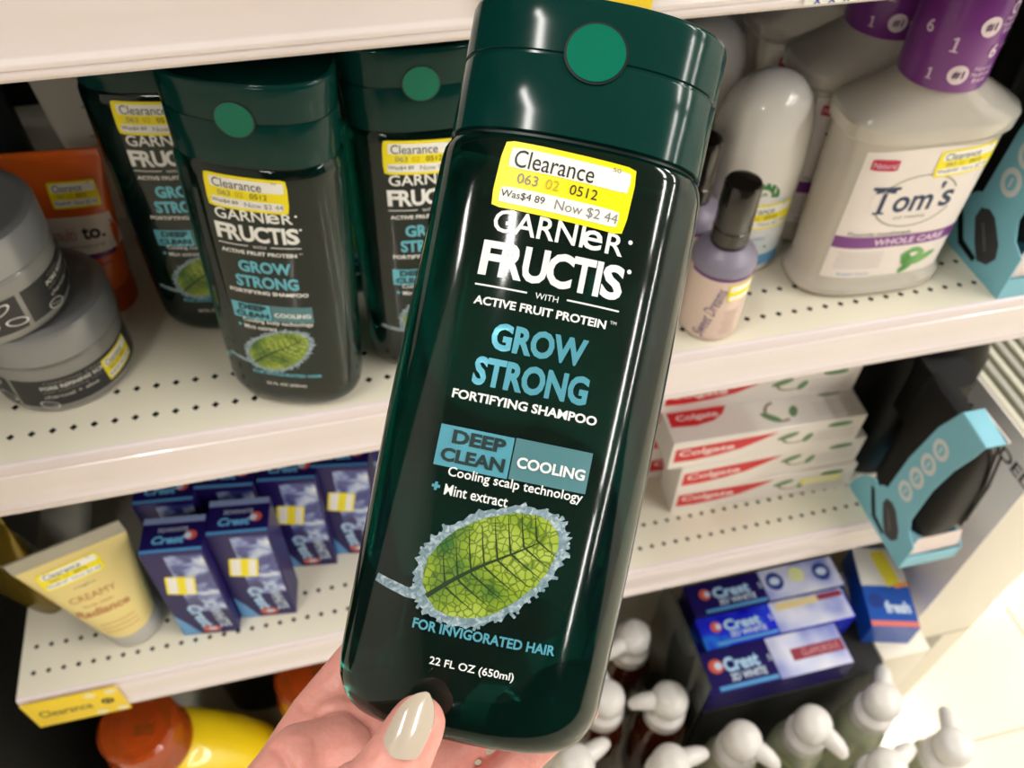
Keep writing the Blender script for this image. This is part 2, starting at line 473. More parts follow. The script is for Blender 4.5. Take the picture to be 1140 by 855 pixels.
    # stem and veins
    def strip(pts, w0, w1, m, off):
        vs = []; fs = []
        for i, (x, y) in enumerate(pts):
            a = pts[max(0, i-1)]; b2 = pts[min(len(pts)-1, i+1)]; d = Vector((b2[0]-a[0], b2[1]-a[1])).normalized()
            w = w0+(w1-w0)*i/(len(pts)-1)
            vs += [lf(x-d.y*w, y+d.x*w, off), lf(x+d.y*w, y-d.x*w, off)]
        for i in range(len(pts)-1): fs.append((2*i, 2*i+1, 2*i+3, 2*i+2))
        L.faces(vs, fs, m)
    strip([(-22, 0), (-27, 3.5), (-31.5, 8.5), (-34, 11.5)], 1.6, 1.3, frost, .18)
    strip([(-22+4.2*i, .9*math.sin(i*.5)) for i in range(10)], .75, .15, vein_m, .3)
    for i in range(1, 9):
        x = -20+4.4*i
        for sg in (-1, 1):
            ln = 14.5*math.sqrt(max(.05, 1-((x+3)/23)**2))
            strip([(x+ln*.35*q+ .0*q, sg*ln*(q)*(1-.12*q)*.92) for q in (0, .25, .5, .75, 1)], .3, .08, vein_m, .3)
    L.done('leaf_picture', t, fix=False)
    sticker(t, f, uv[0], uv[1], 42.6, 21.4, sticker_rot)
    return t

held = make_shampoo('large dark green shampoo bottle held up by a hand in front of the shelves')
held['group'] = 'green shampoo bottles'
RW = Matrix(((.9158, .3640, -.1696), (-.3916, .7159, -.5781), (-.0890, .5958, .7982)))   # columns: u, v, w
TW = Vector((14.65, -278.31, 162.84))
def bl(u, v, w): return TW + RW @ Vector((u, v, w))
held.matrix_world = Matrix.Translation(TW*MM) @ Matrix((
    (RW[0][0], -RW[0][2], RW[0][1], 0), (RW[1][0], -RW[1][2], RW[1][1], 0), (RW[2][0], -RW[2][2], RW[2][1], 0), (0, 0, 0, 1)))
D = math.radians
gsh = 'green shampoo bottles'
dup(held, (-37, 31, .8), D(-18), 'dark green shampoo bottle standing nearest the shelf edge, right of the grey jars', gsh, ry=D(2.4))
dup(held, (-82, 111, .3), D(-8), 'dark green shampoo bottle half hidden behind the front one, nearest the orange tube', gsh)
dup(held, (57, 45, .3), D(-3), 'dark green shampoo bottle on the shelf half covered by the held bottle', gsh)
dup(held, (8, 128, .3), D(4), 'dark green shampoo bottle in deep shade in the gap between two others', gsh)
dup(held, (100, 120, .3), D(0), 'dark green shampoo bottle at the back, straight behind the held bottle', gsh)

# ================================================================== HAND
skin = M('skin', 'E6A094', .42, noise=.09, nscale=330, sss=.25, bump=.35)
def build_hand():
    t = bmesh.new()
    def ball(c, r):
        bmesh.ops.create_icosphere(t, subdivisions=2, radius=r, matrix=Matrix.Translation(c))
    def chain(js):
        for (a, ra), (b, rb) in zip(js[:-1], js[1:]):
            a, b = Vector(a), Vector(b); n = max(2, int((b-a).length/1.8))
            for i in range(n+1):
                q = i/n; ball(a.lerp(b, q), ra+(rb-ra)*q)
    # local bottle coordinates (u right, v up, w towards the viewer)
    F = [
     [((-66, -78, -4), 15), ((-58, -42, -16), 12.5), ((-50, -16, -26), 10.8), ((-38, 9, -34.5), 9.3), ((-21, 30, -34), 8.2), ((-7, 43, -33.3), 7.2)],
     [((-52, -82, -6), 15), ((-40, -46, -18), 12.5), ((-30, -24, -30), 10.8), ((-18, -2, -36), 9.6), ((1, 20, -34), 8.3), ((15, 35, -33.2), 7.3)],
     [((-38, -86, -6), 14.5), ((-21, -50, -18), 12), ((-8, -27, -30), 10.3), ((6, -9, -35), 9.2), ((22, 11, -34), 8), ((33, 25, -33), 7)],
     [((-24, -88, -6), 13), ((-4, -54, -14), 11), ((9, -36, -26), 9), ((21, -20, -31), 8), ((33, -6, -33), 7.2), ((42, 4, -32), 6.3)],
     [((-72, -88, 0), 18), ((-60, -58, 16), 15.5), ((-42, -34, 30), 12.4), ((-28, -18, 36.5), 11.2), ((-19, -9, 38.4), 10.2), ((-14.5, 1, 36.4), 9.6), ((-12, 8.5, 34.2), 8.6)],
     [((-78, -112, -4), 24), ((-66, -86, -2), 22), ((-50, -76, -2), 19), ((-38, -80, -4), 18)],
     [((-62, -60, 2), 19), ((-54, -42, 1), 17), ((-48, -25, -4), 14.5), ((-38, -20, -9), 12.5)], [((-40, -34, 8), 13), ((-30, -30, 12), 11)], [((-42, -14, -18), 9.5), ((-30, -13, -26), 8.5), ((-18, -16, -32), 8)],
     [((-112, -300, 60), 30), ((-98, -210, 20), 27), ((-86, -150, -4), 25), ((-78, -112, -4), 25)],
     [((-56, -60, 8), 14), ((-44, -38, 14), 11)],
    ]
    for c in F: chain(c)
    me = bpy.data.meshes.new('hand_raw'); t.to_mesh(me); t.free()
    o = bpy.data.objects.new('hand_raw', me); COL.objects.link(o)
    r = o.modifiers.new('r', 'REMESH'); r.mode = 'VOXEL'; r.voxel_size = 1.1; r.adaptivity = 0
    s = o.modifiers.new('s', 'SMOOTH'); s.factor = .6; s.iterations = 9
    dg = bpy.context.evaluated_depsgraph_get()
    m2 = bpy.data.meshes.new_from_object(o.evaluated_get(dg)); bpy.data.objects.remove(o)
    # creases
    CR = [([(-62, -7, -20), (-56, -9, -14), (-48, -10, -12), (-38, -7, -14), (-30, -8, -14)], 1.4, 1.4), ([(-60, -17, 4), (-53, -18, 9), (-47, -23, 12), (-42, -33, 18)], 1.4, 1.3),
          ([(-33, -6, 34), (-29, -9, 42), (-22, -16, 48)], .5, .9), ([(-30, -3, 33), (-26, -6, 42), (-20, -12, 49)], .45, .8), ([(-37, -10, 30), (-33, -14, 40), (-28, -20, 46)], .5, .9),
          ([(-70, -40, 0), (-60, -30, 10), (-50, -33, 15)], .9, 1.3), ([(-33, -26, 26), (-27, -24, 40), (-20, -27, 46)], .5, 1.0), ([(-45, -14, 2), (-40, -20, 9), (-37, -28, 14)], .5, 1.2)]
    nr = [v.normal.copy() for v in m2.vertices]
    for v in m2.vertices:
        for pts, dep, wid in CR:
            best = 1e9
            for a, b in zip(pts[:-1], pts[1:]):
                a, b = Vector(a), Vector(b); ab = b-a; q = max(0, min(1, (v.co-a).dot(ab)/ab.length_squared))
                dd = v.co-(a+ab*q)
                # measure across the surface only
                dd -= nr[v.index]*dd.dot(nr[v.index]); ln = dd.length
                if (v.co-(a+ab*q)).length < 9: best = min(best, ln)
            if best < wid*3: v.co -= nr[v.index]*dep*math.exp(-(best/wid)**2)
    for v in m2.vertices:
        v.co = (TW + RW @ v.co)*MM
    for pl in m2.polygons: pl.use_smooth = True
    m2.materials.clear(); m2.materials.append(skin)
    return m2
org = bl(-66, -86, -2)
hm = build_hand(); hm.transform(Matrix.Translation(-org*MM))
hand = bpy.data.objects.new('hand', hm); COL.objects.link(hand); hand.location = org*MM
tag(hand, 'left hand with a pale painted thumbnail gripping the big shampoo bottle by its base', 'hand')
# thumb nail: almond plate following the thumb
nail_m = M('nail_polish', 'C9BBA9', .14, coat=.8, noise=.03, nscale=300)
p = P(); vs = []; fs = []; NU, NV = 10, 14
a0 = Vector((-15.8, 2.6, 46.6)); a1 = Vector((-10.4, 19.6, 40.6))
ax = (a1-a0); ln = ax.length; axn = ax.normalized(); outn = Vector((-.26, .25, .93)); outn = (outn-axn*outn.dot(axn)).normalized(); side = axn.cross(outn)
for L_ in (0, -.7):
    for j in range(NV+1):
        q = j/NV
        hw = 5.7*min(1, (q/.16+.02)**.5 if q < .16 else 1)*(1 if q < .42 else max(0, 1-((q-.42)/.58)**2.6)**.8*.9+.1)
        for i in range(NU+1):
            s_ = (i/NU*2-1)
            h = -1.5*(s_*hw/5.9)**2 + 1.1*math.sin(PI*q*.8)
            vs.append(a0+axn*(q*ln)+side*(s_*hw)+outn*(h+L_))
K = (NU+1)*(NV+1)
for j in range(NV):
    for i in range(NU):
        a = j*(NU+1)+i; fs.append((a, a+1, a+NU+2, a+NU+1)); fs.append((K+a, K+a+NU+1, K+a+NU+2, K+a+1))
ring = [i for i in range(NU+1)]+[(j+1)*(NU+1)-1 for j in range(1, NV+1)]+[NV*(NU+1)+i for i in range(NU-1, -1, -1)]+[j*(NU+1) for j in range(NV-1, 0, -1)]
for a, b in zip(ring, ring[1:]+ring[:1]): fs.append((a, b, K+b, K+a))
p.faces([TW+RW@v-org for v in vs], fs, nail_m, True)
nl = p.done('thumb_nail', hand, sharp=60); nl['label'] = 'long beige-grey polished thumbnail'

# ================================================================== JARS
jar_clear = M('jar_clear_plastic', 'A9A9A5', .12, trans=.35, noise=.03)
jar_lid = M('jar_lid_grey', '8C8E90', .28, metal=.25, noise=.03)
jar_lab = M('jar_label_charcoal', '2B2C2E', .45)
pale = M('print_pale', 'D6D6D2', .5)
def make_jar(label):
    t = thing('scrub_jar', label, 'jar')
    R = 44
    P().lathe([(R-6, 0), (R-1.5, 1.2), (R, 5), (R, 40), (R-.8, 42), (R-3, 43.5)], jar_clear, 72).done('body', t)
    P().lathe([(R-2.6, 43.5), (R-2.2, 44.2), (R+.9, 44.6), (R+1, 64), (R-.2, 66.5), (R-3, 67.6), (R-6, 67.8), (R-8, 66.6), (0.1, 66.4)], jar_lid, 72).done('lid', t)
    f = cyl(R, phi0=D(0)); p = P()
    p.R(10, 19.5, 92, 24, jar_lab, f, .25, nu=40, nv=1)
    p.R(-52, 19.5, 26, 24, jar_lab, f, .25, nu=12, nv=1)
    for k, ph in enumerate((-1, 1)):
        pass
    p.T('CHARCOAL CREAM', 4, 28.4, 40, 2.3, gry, f, .5); p.T('PORE REFINING SCRUB', 4, 24.4, 46, 3.2, pale, f, .5, bold=.03)
    p.T('with exfoliating care', 0, 20.6, 38, 2.2, gry, f, .5); p.T('charcoal + aloe', -2, 16.4, 34, 3, pale, f, .5)
    p.E(-18, 9, 6, 3.4, pale, f, .5, inner=.86, rot=-20); p.R(-18, 9, 10, .3, pale, f, .5, rot=-20, nu=3, nv=1)
    for uu, vv, rr in ((-50, 25, 25), (-44, 14, -15), (-60, 14, 10)): p.E(uu, vv, 6.5, 3, pale, f, .5, inner=.8, rot=rr)
    p.done('label_print', t, fix=False)
    return t, f
j1, jf = make_jar('grey lidded scrub jar with charcoal label, lower of the stacked pair')
j1.location = (-190*MM, 80*MM, .0003); j1.rotation_euler = (0, 0, D(18))
j2 = dup(j1, (-208, 76, 68.2), D(86), 'grey lidded scrub jar stacked on top of another jar at the left edge')
for o in (j1, j2): o['group'] = 'stacked scrub jars'
sticker(j1, jf, 34, 20, 26, 19, 4, .6)

# ================================================================== TUBES
def make_tube(name, label, W, Dp, H, capH, mat, capmat, crimp=10, top_m=None):
    t = thing(name, label, 'tube')
    r0 = Dp/2
    rg = [(capH, r0, r0, 2)]
    for i in range(1, 13):
        q = i/12; z = capH+(H-crimp-capH)*q
        rg.append((z, r0+(W/2-r0)*q, r0*(1-q**1.3)+1.0, 2+1.5*q))
    body = P().loft(rg, mat, 56); body.done('body', t)
    P().box((0, 0, H-crimp/2), (W, 2.0, crimp), top_m or mat, .5).done('crimp', t)
    P().lathe([(r0-2, 0), (r0-.4, .6), (r0, 2), (r0+.2, capH-1), (r0-.6, capH)], capmat, 56).done('cap', t)
    def f(u, v, k):
        q = max(0, min(1, (v-capH)/(H-crimp-capH))); a = r0+(W/2-r0)*q; b = r0*(1-q**1.3)+1.0; n = 2+1.5*q
        return Vector((u, -(b*max(0, 1-min(1, abs(u/a))**n)**(1/n))-k, v))
    return t, f
t, f = make_tube('squeeze_tube', 'orange squeeze tube with white band standing behind the grey jars', 62, 40, 126, 22, M('tube_orange', 'E2651D', .35, coat=.3), M('tube_orange_dark', 'B84A14', .35), 7)
t.location = (-166*MM, 142*MM, .0003); t.rotation_euler = (0, 0, D(-4))
p = P(); p.R(0, 68, 50, 28, M('tube_band_white', 'E9DFD4', .45), f, .3, nu=16, nv=8); p.R(0, 52.6, 47, 4, M('tube_purple', '6C2C6C', .4), f, .35, nu=16, nv=1)
p.T('to.', 12, 70, 14, 9, blk, f, .5, bold=.03); p.T('multi', -6, 70, 14, 9, M('tube_print_rose', 'B9776E', .5), f, .5); p.T('moisture', 6, 61, 22, 3, gry, f, .5); p.T('face cream', 6, 46, 22, 3.2, M('tube_purple', '6C2C6C', .4), f, .5)
p.done('label_print', t, fix=False)
sticker(t, f, 8, 97, 30, 18, 0, .6)

t, f = make_tube('squeeze_tube', 'pale grey squeeze tube with a hang hole, between orange tube and shampoo', 84, 40, 232, 30, M('tube_pale', 'E2DDCF', .5), M('tube_pale_cap', 'BDB8AB', .45), 22)
t.location = (-150*MM, 215*MM, .0003); t.rotation_euler = (0, 0, D(-12))
p = P(); p.E(12, 192, 6, 3.4, hole_m, face((0, -1.1, 0), (1, 0, 0), (0, 0, 1)), .1, rot=10)
p.T('pure', 18, 160, 16, 6, gry, f, .4)
for k in range(9): p.R(12, 140-k*7, 22-(k % 3)*4, 1.2, gry, f, .4, nu=6, nv=1)
p.done('label_print', t, fix=False)

# teal-capped dark bottle far left
t = thing('lotion_bottle', 'dark bottle with a rounded teal cap in the shade at the far left', 'bottle', (-236, 230, .3))
P().loft([(0, 30, 20, 2.5), (2, 33, 22, 2.5), (60, 34, 23, 2.5), (120, 32, 22, 2.5), (150, 27, 20, 2.3), (158, 24, 18, 2.2)], M('bottle_charcoal', '24282A', .3), 48).done('body', t)
P().loft([(158, 25, 19, 2.2), (160, 27, 20, 2.2), (185, 27, 20, 2.2), (198, 23, 17, 2.1), (205, 12, 9, 2), (206, .5, .5, 2)], M('cap_teal', '12414C', .3), 48).done('cap', t)

# ================================================================== WHITE DOME-CAPPED BOTTLES
wpl = M('white_gloss_plastic', 'F0ECE6', .2, coat=.4, noise=.02)
def make_dome(label):
    t = thing('freshener_bottle', label, 'bottle')
    P().loft([(0, 28, 22, 2.2), (1.5, 31, 25, 2.2), (6, 33, 26.5, 2.2), (50, 34.5, 27.5, 2.2), (88, 35, 28, 2.2)], wpl, 56).done('body', t)
    rg = [(88.4, 35.2, 28.2, 2.2), (100, 34.8, 27.8, 2.2), (112, 33.2, 26.5, 2.2)]
    for i in range(1, 10):
        a = PI/2*i/9; rg.append((112+44*math.sin(a), 33.2*max(.02, math.cos(a))**.85, 26.5*max(.02, math.cos(a))**.85, 2.2-.2*i/9))
    P().loft(rg, wpl, 56).done('cover', t)
    f = sefront(34.6, 27.6, 2.2); p = P(); sky = mottled('freshener_sky_print', [(.3, 'F1ECE6'), (.6, 'CBDCE6'), (.8, '9CC0DA')], 35, .4, 2)
    p.R(0, 52, 66, 68, sky, f, .2, nu=24, nv=2); p.R(0, 15, 66, 11, M('freshener_blue', '5E9BCB', .4), f, .3, nu=24, nv=1)
    g = M('freshener_green', '2E7D3A', .4); p.E(0, 75, 13, 12, g, f, .35, inner=.52, a0=-8, a1=188); p.T('AIR', 0, 77, 8, 3, g, f, .4, bold=.02)
    p.T('freshmatic', -2, 37, 28, 3, M('freshener_blue', '5E9BCB', .4), f, .4)
    for x, z in ((8, 24), (14, 28), (3, 27)): p.E(x, z, 1.3, 1, M('print_brown', '7A6450', .6), f, .4)
    p.done('label_print', t, fix=False)
    sticker(t, f, 4, 57, 46, 22, 3, .6)
    return t
d1 = make_dome('white dome-topped air freshener bottle beside the mouthwash, nearest the shelf edge')
d1.location = (.304, .094, .0003); d1.rotation_euler = (0, 0, D(-8))
dup(d1, (290, 176, .3), D(-8), 'white dome-topped air freshener bottle, second in line behind the front one')
dup(d1, (212, 190, .3), D(-4), 'white dome-topped air freshener bottle partly hidden behind the held bottle cap')
for o in COL.objects:
    if o.name.startswith('freshener_bottle'): o['group'] = 'white dome-topped bottles'

# ================================================================== MIST BOTTLES
mist_body = M('mist_pink_body', 'ECD3C6', .25, coat=.3, trans=.1, noise=.03); mist_col = M('mist_lilac', '8D8799', .35)
def make_mist(label):
    t = thing('mist_bottle', label, 'bottle')
    P().lathe([(17, 0), (20, .8), (21.6, 3), (22, 8), (22, 58), (21.5, 60)], mist_body, 48).done('body', t)
    P().lathe([(21.7, 60), (22.5, 61), (22.3, 65), (20, 70), (16, 73), (13, 75.5), (12, 76)], mist_col, 48).done('collar', t)
    P().lathe([(10, 76), (12.4, 76.6), (12.8, 78), (12.6, 89), (12.1, 89.6), (12.1, 90.4), (12.5, 91), (12.2, 122), (11.2, 124), (8, 124.6), (.1, 124.4)], M('mist_cap_black', '17130F', .16, coat=.4), 40).done('cap', t)
    f = cyl(22); p = P(); pp = M('mist_violet_print', '7C6A8C', .5)
    p.R(0, 59, 60, 2.6, M('mist_purple_band', '6B3F7E', .4), f, .2, nu=24, nv=1)
    p.T('Sweet Dreams', -9, 29, 46, 9, pp, f, .3, rot=78, shear=.3)
    for k in range(8): p.R(7, 30-k*3, 13-(k % 3)*2, .8, M('mist_faint', 'C09C90', .5), f, .3, nu=4, nv=1)
    p.done('label_print', t, fix=False)
    sticker(t, f, 10, 48, 19, 15, 3, .5, txt=False)
    return t
m1 = make_mist('small pinkish mist bottle with black cap right beside the held bottle')
m1.location = (.257, .026, .0003); m1.rotation_euler = (0, 0, D(-8)); m1['group'] = 'mist bottles'
dup(m1, (251, 76, .3), D(-20), 'small mist bottle with black cap behind the first, mostly hidden', 'mist bottles')

# ================================================================== MOUTHWASH
mw_clear = M('mouthwash_clear_plastic', 'E6DFD3', .1, trans=.3, ior=1.4, noise=.03, nscale=12, coat=.3)
mw_lab = M('mouthwash_label', 'F1E8E3', .45); mw_pur = M('mouthwash_purple', '7A3189', .35, coat=.3)
mw_navy = M('mouthwash_navy', '28395A', .45); lilac = M('print_lilac', 'E8CDE6', .45)
def make_mouthwash(label):
    t = thing('mouthwash_bottle', label, 'mouthwash bottle')
    P().loft([(0, 50, 24, 2.6), (1.5, 56, 29, 2.7), (5, 59.5, 32, 2.8), (10, 60, 32.5, 2.8), (15, 57.5, 30.5, 2.8), (19, 55.5, 29, 3), (60, 56, 29, 3), (132, 57.5, 29.8, 3), (134, 60, 31, 3), (136, 61.5, 32, 3), (145, 62, 32.4, 3), (148, 60.5, 31.4, 2.9), (156, 46, 27.5, 2.5), (163, 33, 25.5, 2.1), (167, 27, 24.5, 2), (171, 24, 23, 2)], mw_clear, 72).done('body', t, sharp=28)
    P().lathe([(24, 167), (27, 168), (27.5, 170), (27, 200), (26.4, 222), (25, 226), (23, 226.6)], mw_pur, 56).done('shrink_band', t)
    P().lathe([(22, 226), (24, 227), (24.4, 229), (23.6, 240), (22, 242), (.1, 242)], M('mouthwash_cap_white', 'E9E4D8', .35), 56).done('cap', t)
    f0 = sefront(lambda v: 55.5+2*(v-19)/113, lambda v: 29+.8*(v-19)/113, 3); p = P()
    f = lambda u, v, k: f0(u, 20+(v-16)*1.08, k)
    for k in range(30):
        u0, u1 = -46.5+93*k/30, -46.5+93*(k+1)/30
        cv = lambda u: 119-3.5*(u/46)**2
        for z0, z1 in ((16, 50), (50, 84), (84, None)):
            p.faces([f(u0, z0, .25), f(u1, z0, .25), f(u1, z1 or cv(u1), .25), f(u0, z1 or cv(u0), .25)], [(0, 1, 2, 3)], mw_lab)
    p.E(0, 79, 30, 20.5, M('mouthwash_ring', '9A9C88', .5), f, .4, inner=.955); 
    p.R(0, 79.6, 66, 15, mw_lab, f, .45, nu=16, nv=2)
    # serif brand word
    p.T('T', -25, 80.5, 14, 19, mw_navy, f, .6, bold=.02); p.R(-25, 90.2, 19, 2.2, mw_navy, f, .62, nu=4, nv=1); p.R(-25, 71.3, 8, 1.5, mw_navy, f, .62, nu=3, nv=1)
    p.T('om', -2, 77.5, 29, 12.5, mw_navy, f, .6, bold=.02); p.T("'", 16, 90, 2.6, 5.2, mw_navy, f, .6, bold=.02); p.T('s', 23, 79, 9.5, 13, mw_navy, f, .6, bold=.02)
    p.T('OF MAINE', 0, 66.6, 24, 2.2, gry, f, .6)
    p.R(-33, 107.5, 19, 8, M('mouthwash_red_tag', 'C22345', .4), f, .5, nu=5, nv=1, rad=2); p.T('Natural', -33, 107.4, 15, 4, lilac, f, .7)
    p.T('Fluoride mouthwash', -16, 54, 46, 3.2, gry, f, .5, bold=.01)
    p.R(0, 46.8, 93, 9.6, mw_pur, f, .5, nu=24, nv=1); p.T('WHOLE CARE', 9, 46.8, 55, 5.4, lilac, f, .7, bold=.03)
    mint = mottled('mint_print', [(.3, '3F8A3A'), (.6, '7CB76A')], 60, .5)
    p.G([(18+9*math.cos(a)*(1+.1*math.sin(5*a)), 31+8*math.sin(a)) for a in [2*PI*i/20 for i in range(20)]], mint, f, .5)
    p.E(29, 28, 9, 3.2, mint, f, .52, rot=28); p.E(17, 22.5, 7.5, 3.4, mint, f, .54, rot=50)
    for k in range(6): p.R(-24+(k % 2), 38-k*2.6, 34, .8, M('print_faint_grey', 'CFC6C4', .5), f, .5, nu=8, nv=1)
    p.T('fresh mint', -24, 19.5, 24, 2.6, M('freshener_blue', '5E9BCB', .4), f, .5)
    p.done('label_print', t, fix=False)
    g = cyl(lambda v: 27.4-(v-170)*.018); q = P()
    for (uc, vc) in ((0, 180), (8, 210)):
        q.E(uc-8, vc, 6.2, 6.2, M('mouthwash_cream', 'EFDCE4', .45), g, .4); q.T('#1', uc-8, vc, 6.4, 5.4, M('mouthwash_purple_dark', '4B1A57', .4), g, .6, bold=.02)
        for k, w in enumerate(('Natural', 'Mouthwash', 'Brand')): q.T(w, uc+7, vc+4-k*3.8, (14, 16, 11)[k]*.9, 2.8, lilac, g, .6)
    q.T('6', 9, 194.5, 5.6, 9, lilac, g, .6, bold=.03); q.T('months', 18, 196, 8, 2.4, lilac, g, .6)
    
    for (uu, vv, hh) in ((-16, 198, 9), (-24, 178, 7)):
        q.R(uu, vv, hh*.17, hh, lilac, g, .6, nu=1, nv=3); q.R(uu, vv-hh*.46, hh*.5, hh*.1, lilac, g, .62, nu=2, nv=1); q.R(uu-hh*.14, vv+hh*.36, hh*.22, hh*.12, lilac, g, .62, rot=35, nu=1, nv=1)
    q.T('6', -34, 204, 5, 8, lilac, g, .6, bold=.02)
    q.E(14, 219.5, 3.6, 4, lilac, g, .5, inner=.6)
    q.done('band_print', t, fix=False)
    return t
w1 = make_mouthwash('clear mouthwash bottle with purple neck band, nearest of the row, clearance sticker on label')
w1.location = (.394, .055, .0003); w1.rotation_euler = (0, 0, D(-3)); w1['group'] = 'mouthwash bottles'
dup(w1, (392, 122, .3), D(-3), 'clear mouthwash bottle with purple neck band, second in the row', 'mouthwash bottles')
dup(w1, (391, 190, .3), D(-3), 'clear mouthwash bottle farthest back in the row under the top shelf', 'mouthwash bottles')
sticker(w1, sefront(57, 29.7, 3), 25, 118, 44, 21, 2, .7)

# ================================================================== BLUE SLEEVED BLACK PADS
sl = M('sleeve_blue', '7DBFD2', .45, noise=.05, nscale=15); slw = M('sleeve_white', 'E9D9D3', .5)
foam = M('black_foam', '050505', .5, noise=.3, nscale=20, bump=.2, spec=.25); foamd = M('black_fabric', '060606', .8, bump=.3)
def make_pad(label):
    """origin: front bottom left corner of the sleeve; local x right, y back"""
    t = thing('sleeved_cushion', label, 'boxed cushion')
    W = 62
    L = face((0, 0, 0), (0, -1, 0), (0, 0, 1))     # left side face, u runs to the front
    side = [(0, 0), (-103, 0), (-101, 14), (-92, 34), (-80, 45), (-74, 40), (-66, 52), (-60, 56), (-57, 110), (-48, 168), (-36, 203), (0, 200), (-4, 180), (-12, 150), (-18, 110), (-19, 60), (-12, 46), (0, 40)]
    p = P(); p.prism(side, 0, 1.2, lambda u, v, k: L(u, v, -k), sl)
    p.prism([(0, 0), (-103, 0), (-101, 14), (-12, 30), (0, 20)], W-1.2, W, lambda u, v, k: L(u, v, -k), sl)
    p.box((W/2, 51, .6), (W-2, 101, 1.2), sl); p.box((W/2, .6, 9), (W-2, 1.2, 18), sl)
    p.prism([(36, 203), (0, 200), (0, 198.6), (36, 201.6)], .2, 21, lambda u, v, k: Vector((k, u, v)), sl)
    p.done('card_sleeve', t)
    q = P().prism([(1.3, 18), (8, 42), (W-6, 42), (W-1.3, 18)], 0, 1.0, lambda u, v, k: Vector((u, 3.2+(v-18)*.12+k, v)), slw)
    q.done('white_flap', t); P().box((21.6, 18, 200.4), (1.2, 37, 3), slw).done('white_edge', t)
    p = P()
    icon = M('icon_white', 'D6D9DA', .5)
    for k in range(4):
        uu = -41+k*2.5; vv = 78+k*25
        p.E(uu, vv, 10, 11, icon, L, .15, inner=.0); p.E(uu, vv, 5.6, 6.4, sl, L, .3, inner=0)
        p.R(uu, vv, 2, 8, icon, L, .4, nu=1, nv=1)
    p.G([(-78, 36), (-72, 37), (-55, 14), (-36, 11), (-37, 6), (-58, 8), (-66, 18)], foam, L, .3)
    p.G([(-54, 46), (-46, 50), (-38, 48), (-23, 34), (-19, 24), (-24, 14), (-34, 10), (-44, 20), (-55, 36)], M('print_charcoal', '3A3A3C', .5), L, .3)
    p.T('comfort', -38, 30, 22, 4, gry, L, .5, rot=-50)
    p.done('side_print', t, fix=False)
    # black foam body: a rounded front lobe inside the card and a bigger one behind it
    F = P()
    zz = [(41.5, 20, .8), (44, 24, .95), (60, 30, 1), (90, 31, 1), (120, 27, 1), (150, 21.5, 1), (170, 17, .97), (185, 12, .9), (196, 8, .8)]
    F.loft([(z, a, 46*k, 3.2, 1.6+a, 50) for z, a, k in zz], foam, 48)
    F.loft([(2, 42, 50, 3.5, 46, 160), (8, 46, 54, 3.5, 49, 160), (100, 50, 58, 3.5, 53, 158), (170, 49, 56, 3.5, 52, 158), (200, 44, 50, 3, 50, 158), (212, 34, 38, 3, 48, 158), (215, 10, 12, 2.5, 46, 158)], foam, 48)
    F.loft([(120, 20, 30, 3, 30, 100), (190, 20, 30, 3, 30, 100)], foam, 24)
    F.tube([(20, 4, 190), (30, 3.2, 150), (40, 2.6, 110), (44, 3.2, 60)], 1.3, foam, 8); F.tube([(34, 6, 170), (46, 6, 120), (52, 7, 60)], 1.3, foam, 8)
    F.done('foam_pad', t, sharp=50)
    return t
b1 = make_pad('folded black foam cushion in a light blue card sleeve, overhanging the lower shelf')
b1.location = (.494, -.057, -.3157); b1['group'] = 'sleeved black cushions'
dup(b1, (484, 1, .3), D(0), 'folded black foam cushion in a light blue card sleeve at the right picture edge', 'sleeved black cushions')

# ================================================================== TOOTHPASTE BOXES
def carton(name, label, w, d, h, mf, mt=None, ms=None, bev=.5):
    t = thing(name, label, 'toothpaste box'); p = P()
    fs = [(0, 1, 5, 4), (2, 3, 7, 6), (4, 5, 6, 7), (3, 2, 1, 0), (0, 4, 7, 3), (1, 2, 6, 5)]
    x, y = w/2, d/2; vs = [(-x, -y, 0), (x, -y, 0), (x, y, 0), (-x, y, 0), (-x, -y, h), (x, -y, h), (x, y, h), (-x, y, h)]
    ms = ms or mf; mt = mt or mf
    for f_, m in zip(fs, (mf, mf, mt, mf, ms, mf)): p.faces([vs[i] for i in f_], [(0, 1, 2, 3)], m)
    bmesh.ops.remove_doubles(p.bm, verts=p.bm.verts[:], dist=1e-4)
    bmesh.ops.bevel(p.bm, geom=p.bm.edges[:], offset=bev, segments=1, affect='EDGES')
    p.done('carton', t)
    return t
crest_m = mottled('indigo_sparkle_carton', [(.36, '241A5C'), (.47, '3D4A9E'), (.56, '9FB2E2'), (.68, 'E9EFFB')], 45, .3, 5, .6, coat=.3)
crest_p = M('indigo_carton', '20165A', .35, coat=0, spec=.3, noise=.2, nscale=40)
crest_b = M('light_blue_carton', '5B9FDB', .3, coat=.3)
cp_w = M('print_ice', 'CFE0F6', .4); cp_r = M('print_coral', 'D9604A', .4); cp_s = M('print_sky', '6FB6EA', .35)
